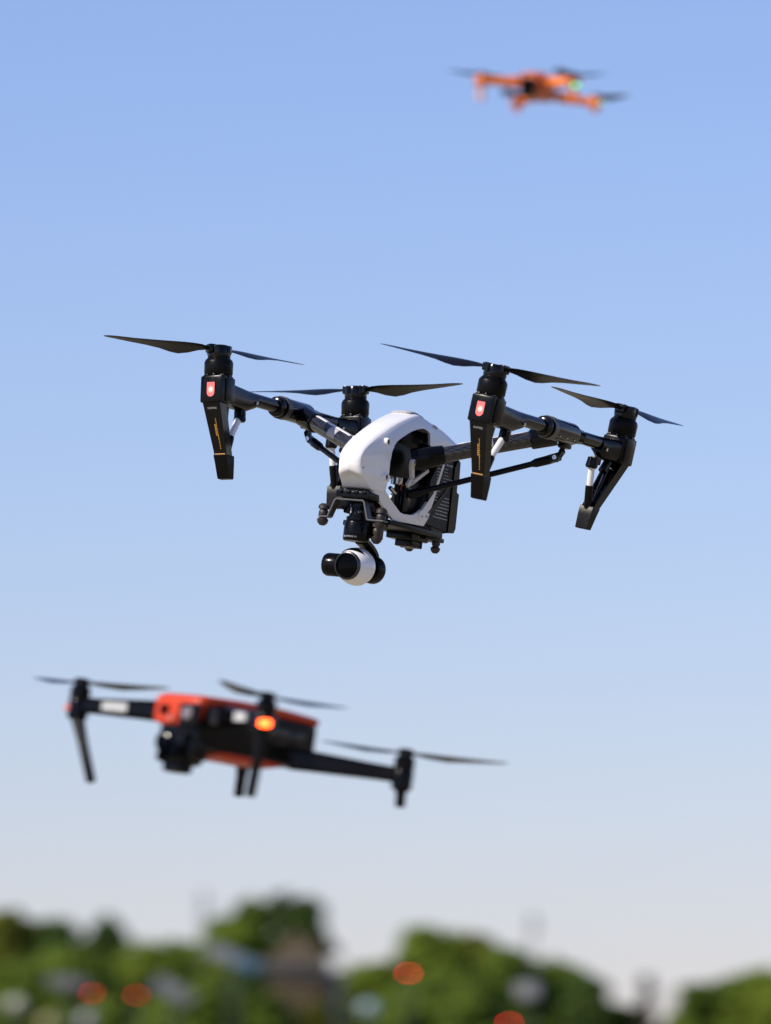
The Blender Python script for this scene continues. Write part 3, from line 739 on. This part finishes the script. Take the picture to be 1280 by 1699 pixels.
def tree(px, py, dist, w, kind, label, seed, shape='round', base=None):
    top = spot(px, py, dist); h = top.z
    t = empty('conifer_tree' if shape == 'cone' else 'broadleaf_tree', Tr(top.x, top.y, 0))
    tag(t, label, 'tree', 'trees along the far edge of the field')
    rn = random.Random(seed); hw = w * (1.0 if shape == 'cone' else 1.35) * dist / 12460 / 2
    tk = MB(); tk.tube([(0, 0, 0), (.1, 0, h * .3), (-.1, .1, h * .6), (0, 0, h * .92)], [.28, .22, .14, .04], 10)
    lobes = []
    if shape == 'cone':
        for k in range(16):
            f = k / 15; lobes.append((Vector((rn.uniform(-.15, .15), rn.uniform(-.15, .15), h * (.12 + .86 * f))), hw * (1.05 - f) + .12))
    else:
        for k in range(64):
            f = 1.0 - .75 * rn.random() ** 1.2; prof_ = math.sin(min(1, (1.08 - f) * 1.6) * math.pi / 2) ** .7
            a = rn.uniform(0, 6.283); r = hw * .95 * prof_ * math.sqrt(rn.random())
            lobes.append((Vector((r * math.cos(a), r * math.sin(a) * 1.1, h * (.06 + .88 * f))), hw * rn.uniform(.16, .40)))
        lobes.append((Vector((0, 0, h - hw * .30)), hw * .26))
        for k in range(44):      # ragged sprays standing out of the crown
            f = 1.02 - .5 * rn.random(); a = rn.uniform(0, 6.283); r = hw * 1.15 * math.sin(min(1, (1.10 - f) * 1.6) * math.pi / 2) ** .7
            lobes.append((Vector((r * math.cos(a), r * math.sin(a), h * (.06 + .90 * f))), hw * rn.uniform(.07, .17)))
    for c, r in lobes[::3]: tk.tube([(0, 0, max(1.2, c.z - r * 2.2)), c * .6 + Vector((0, 0, c.z * .38)), c], [.10, .06, .03], 6)
    vs, fs = [], []
    for c, r in lobes:
        for k in range(int(50 + 190 * r * r)):
            d = Vector((rn.gauss(0, 1), rn.gauss(0, 1), rn.gauss(0, 1))).normalized()
            p = c + d * r * rn.uniform(.35, 1.10)
            n = (d + Vector((rn.uniform(-.7, .7), rn.uniform(-.7, .7), rn.uniform(-.2, .9)))).normalized()
            u = n.orthogonal().normalized(); v = n.cross(u); s = rn.uniform(.16, .40)
            i = len(vs); vs += [p + u * s, p + v * s * .6 + n * s * .15, p - u * s, p - v * s * .6]; fs.append([i, i + 1, i + 2, i + 3])
    tk.build('trunk', BARK, t)
    me = bpy.data.meshes.new('crown'); me.from_pydata([tuple(p) for p in vs], [], fs); me.materials.append(LEAF[kind])
    co = bpy.data.objects.new('crown', me); C.objects.link(co); co.parent = t
    return t
TREES = [
    (-8, 1506, 352, 150, 'olive', 'yellowish leafy tree cut by the left edge of the picture'),
    (78, 1522, 358, 130, 'dark', 'dark green round tree beside the yellowish tree at the left edge'),
    (178, 1514, 356, 70, 'dark', 'slim dark tree top rising alone above the left tree line'),
    (120, 1590, 344, 200, 'mid', 'low green tree in front of the dark trees on the left'),
    (235, 1562, 350, 150, 'lime', 'bright green bushy tree right of the slim dark tree top'),
    (320, 1560, 354, 150, 'mid', 'green tree standing below the left mast'),
    (388, 1530, 352, 120, 'lime', 'bright green tree just left of the three highest tops'),
    (420, 1486, 360, 78, 'mid', 'tall green tree with the leftmost of the three highest tops'),
    (512, 1484, 362, 74, 'dark', 'tall dark tree whose crown rises above the brown tower'),
    (398, 1612, 342, 95, 'dark', 'low dark tree left of the brown tower'),
    (330, 1640, 338, 170, 'mid', 'low green tree in front of the tilted grey panel'),
    (268, 1575, 362, 170, 'lime', 'bright tree top filling the gap below the left mast'),
    (30, 1610, 348, 170, 'mid', 'low green tree behind the cream globe lamp at far left'),
    (468, 1478, 366, 66, 'dark', 'slim dark tree, the highest top, between two lower tops'),
    (372, 1520, 358, 80, 'mid', 'green tree stepping up towards the highest tops from the left'),
    (448, 1650, 336, 70, 'mid', 'small low tree hiding the left foot of the brown tower'),
    (528, 1664, 336, 55, 'olive', 'small olive tree hiding the right foot of the brown tower'),
    (570, 1604, 364, 90, 'dark', 'low dark tree seen behind the pale chimney'),
    (890, 1606, 358, 130, 'lime', 'bright low tree behind the mast with a pale box'),
    (618, 1592, 352, 100, 'lime', 'low bright tree right of the pale chimney'),
    (712, 1532, 352, 120, 'lime', 'tall bright green tree with a pointed top, middle of the picture'),
    (775, 1548, 356, 130, 'olive', 'yellow green tree between the pointed tree and the right mast'),
    (845, 1572, 352, 110, 'mid', 'green tree standing in front of the right mast'),
    (930, 1592, 354, 130, 'mid', 'dark green tree right of the mast with a pale box'),
    (975, 1618, 350, 90, 'dark', 'small dark tree at the right end of the middle tree group'),
    (740, 1630, 340, 220, 'mid', 'wide low tree in front of the middle tree group'),
    (1160, 1628, 352, 90, 'mid', 'small tree at the left end of the right hand group'),
    (1212, 1622, 356, 100, 'mid', 'green tree in the middle of the right hand group'),
    (1272, 1606, 352, 120, 'lime', 'bright green tree cut by the right edge of the picture'),
]
for i, (px, py, ds, w, k, lb) in enumerate(TREES): tree(px, py, ds, w, k, lb, 20 + i)
tree(1076, 1618, 352, 78, 'brown', 'slim brownish conifer standing alone in the gap on the right', 77, 'cone')
tree(1030, 1668, 356, 60, 'mid', 'low grey green tree left of the lone brown conifer', 78)

# brick tower with tiled cap and cornice
def tower():
    p = spot(494, 1556, 348); h = p.z; w = 1.3
    t = tag(empty('brick_tower', Tr(p.x, p.y, 0)), 'brown brick tower with a grey cornice among the dark trees', 'tower')
    brick = mat('brown_brick', (.075, .052, .026), .9, noise_scale=5, vary=.3, bump=.3)
    MB().box((0, 0, (h - 1.5) / 2), (2 * w, 2 * w, h - 1.5), .03).build('wall', brick, t)
    MB().box((0, 0, h - 1.3), (2 * w + .5, 2 * w + .5, .40), .05).box((0, 0, h - 1.72), (2 * w + .25, 2 * w + .25, .42), .04).build('cornice', mat('grey_stone', (.09, .082, .072), .85, noise_scale=4, vary=.15), t)
    MB().loft([[(-w - .1, -w - .1, h - 1.1), (w + .1, -w - .1, h - 1.1), (w + .1, w + .1, h - 1.1), (-w - .1, w + .1, h - 1.1)], [(-.1, -.1, h + .3), (.1, -.1, h + .3), (.1, .1, h + .3), (-.1, .1, h + .3)]]).build('roof', mat('tan_roof_tiles', (.065, .045, .022), .8, noise_scale=8, vary=.25), t, smooth=False)
    for z in (h - 4.0, h - 7.2, h - 10.2):
        wo = MB().box((0, -w - .02, z), (.75, .16, 1.15), .02).build('window', mat('dark_window_frame', (.05, .045, .04), .5), t)
        MB().box((0, -w - .11, z), (.55, .03, .95)).build('pane', 'glass', wo)
tower()
def chimney():
    p = spot(557, 1612, 350); h = p.z
    t = tag(empty('chimney', Tr(p.x, p.y, 0)), 'pale cream chimney stack just right of the brown tower', 'chimney')
    MB().lathe([(.46, 0), (.36, h - .5)], 24).build('shaft', mat('cream_render', (.42, .36, .30), .8, noise_scale=3, vary=.15), t)
    MB().lathe([(.36, h - .5), (.44, h - .45), (.44, h - .1), (.30, h), (.28, h - .3), (0, h - .3)], 24).build('rim', mat('grey_cement', (.3, .28, .27), .85), t)
chimney()
METAL = mat('dark_painted_pole', (.035, .04, .04), .6)
def mast(px, py, dist, label, box=None):
    p = spot(px, py, dist); h = p.z
    t = tag(empty('mast', Tr(p.x, p.y, 0)), label, 'mast', 'masts above the trees')
    MB().tube([(0, 0, 0), (0, 0, h * .5), (0, 0, h)], [.13, .09, .05], 12).build('pole', METAL, t)
    MB().box((.16, 0, h - .6), (.26, .10, .9), .03).build('aerial_panel', mat('grey_aerial', (.34, .34, .37), .5), t)
    if box:
        q = spot(*box, dist - 8) 
        MB().box((-.2, -.25, q.z), (.85, .4, .75), .05).build('pale_box', mat('pale_box_paint', (.28, .28, .29), .45), t)
        MB().box((-.2, -.1, q.z), (.1, .5, .1)).build('box_bracket', METAL, t)
mast(336, 1478, 346, 'thin grey mast with a small panel above the left trees')
mast(882, 1512, 336, 'thin grey mast with a pale box among the right trees', (872, 1636))
def panel(px, py, dist, w, h, roll, col, label, cat, col2=None):
    p = spot(px, py, dist); s = dist / 12460
    t = tag(empty('sign_board' if cat == 'sign' else 'metal_panel', Tr(p.x, p.y, 0)), label, cat)
    X = Tr(0, -.15, p.z) @ Ry(R(roll))
    MB().box((0, 0, 0), (w * s, .08, h * s), .02, X).build('board', mat('board_' + cat, col, .4), t)
    if col2: MB().box((w * s * .28, -.055, -h * s * .05), (w * s * .42, .03, h * s * .8), .008, X).build('blue_field', mat('board_blue', col2, .4), t)
    MB().tube([(0, 0, 0), (0, 0, p.z - .1)], .09, 10).build('post', METAL, t)
panel(388, 1590, 334, 92, 24, 22, (.17, .18, .20), 'tilted white and blue board on a post between the left trees', 'sign', (.05, .12, .19))
panel(288, 1644, 330, 66, 26, 32, (.15, .15, .17), 'tilted grey panel low between the left trees', 'panel')
panel(112, 1630, 334, 60, 20, 4, (.13, .125, .14), 'level grey panel low in front of the left trees', 'panel')
def signal(px, py, dist, label, strength):
    p = spot(px, py, dist)
    t = tag(empty('signal_light', Tr(p.x, p.y, 0)), label, 'signal light', 'red signal lights before the trees')
    MB().tube([(0, 0, 0), (0, 0, p.z - .3)], .06, 10).build('post', METAL, t)
    MB().box((0, .12, p.z), (.40, .22, .60), .05).build('housing', 'matte', t)
    MB().lathe([(.065, 0), (.05, .03), (0, .05)], 20, Tr(0, 0.01, p.z) @ Rx(R(90))).build('lamp', mat('signal_red', (.6, .05, .03), .3, emit=(1.0, .012, .03), strength=strength), t)
signal(678, 1615, 325, 'brightest red light, before the bright green middle trees', 17)
signal(153, 1648, 325, 'red light on the far left, left one of two close together', 9)
signal(227, 1651, 325, 'orange red light on the left, right one of two close together', 8)
signal(845, 1697, 325, 'red light at the bottom edge, below the right mast', 15)
def street_lamp(px, py, dist, label, col, k=1.0):
    p = spot(px, py, dist)
    t = tag(empty('street_lamp', Tr(p.x, p.y, 0)), label, 'street lamp', 'globe street lamps before the trees')
    MB().tube([(0, 0, 0), (0, 0, p.z * .5), (0, 0, p.z - .3)], [.10, .07, .05], 12).build('post', METAL, t)
    MB().lathe([(.08, -.42 * k), (.16, -.36 * k), (.36 * k, -.12 * k), (.40 * k, .05 * k), (.30 * k, .28 * k), (.12 * k, .40 * k), (0, .42 * k)], 22, Tr(0, 0, p.z)).build('globe', mat('pale_globe', col, .35), t)
    MB().lathe([(.10, -.50 * k), (.18, -.44 * k), (.17, -.36 * k)], 16, Tr(0, 0, p.z)).build('collar', METAL, t)
street_lamp(26, 1668, 328, 'cream globe street lamp at the far left bottom corner', (.40, .41, .31))
street_lamp(80, 1694, 328, 'yellowish globe street lamp low on the left', (.36, .30, .15), .8)
street_lamp(145, 1692, 328, 'white globe street lamp below the left red light', (.32, .32, .33), .9)
street_lamp(612, 1674, 328, 'pale blue globe street lamp right of the chimney', (.26, .36, .38))
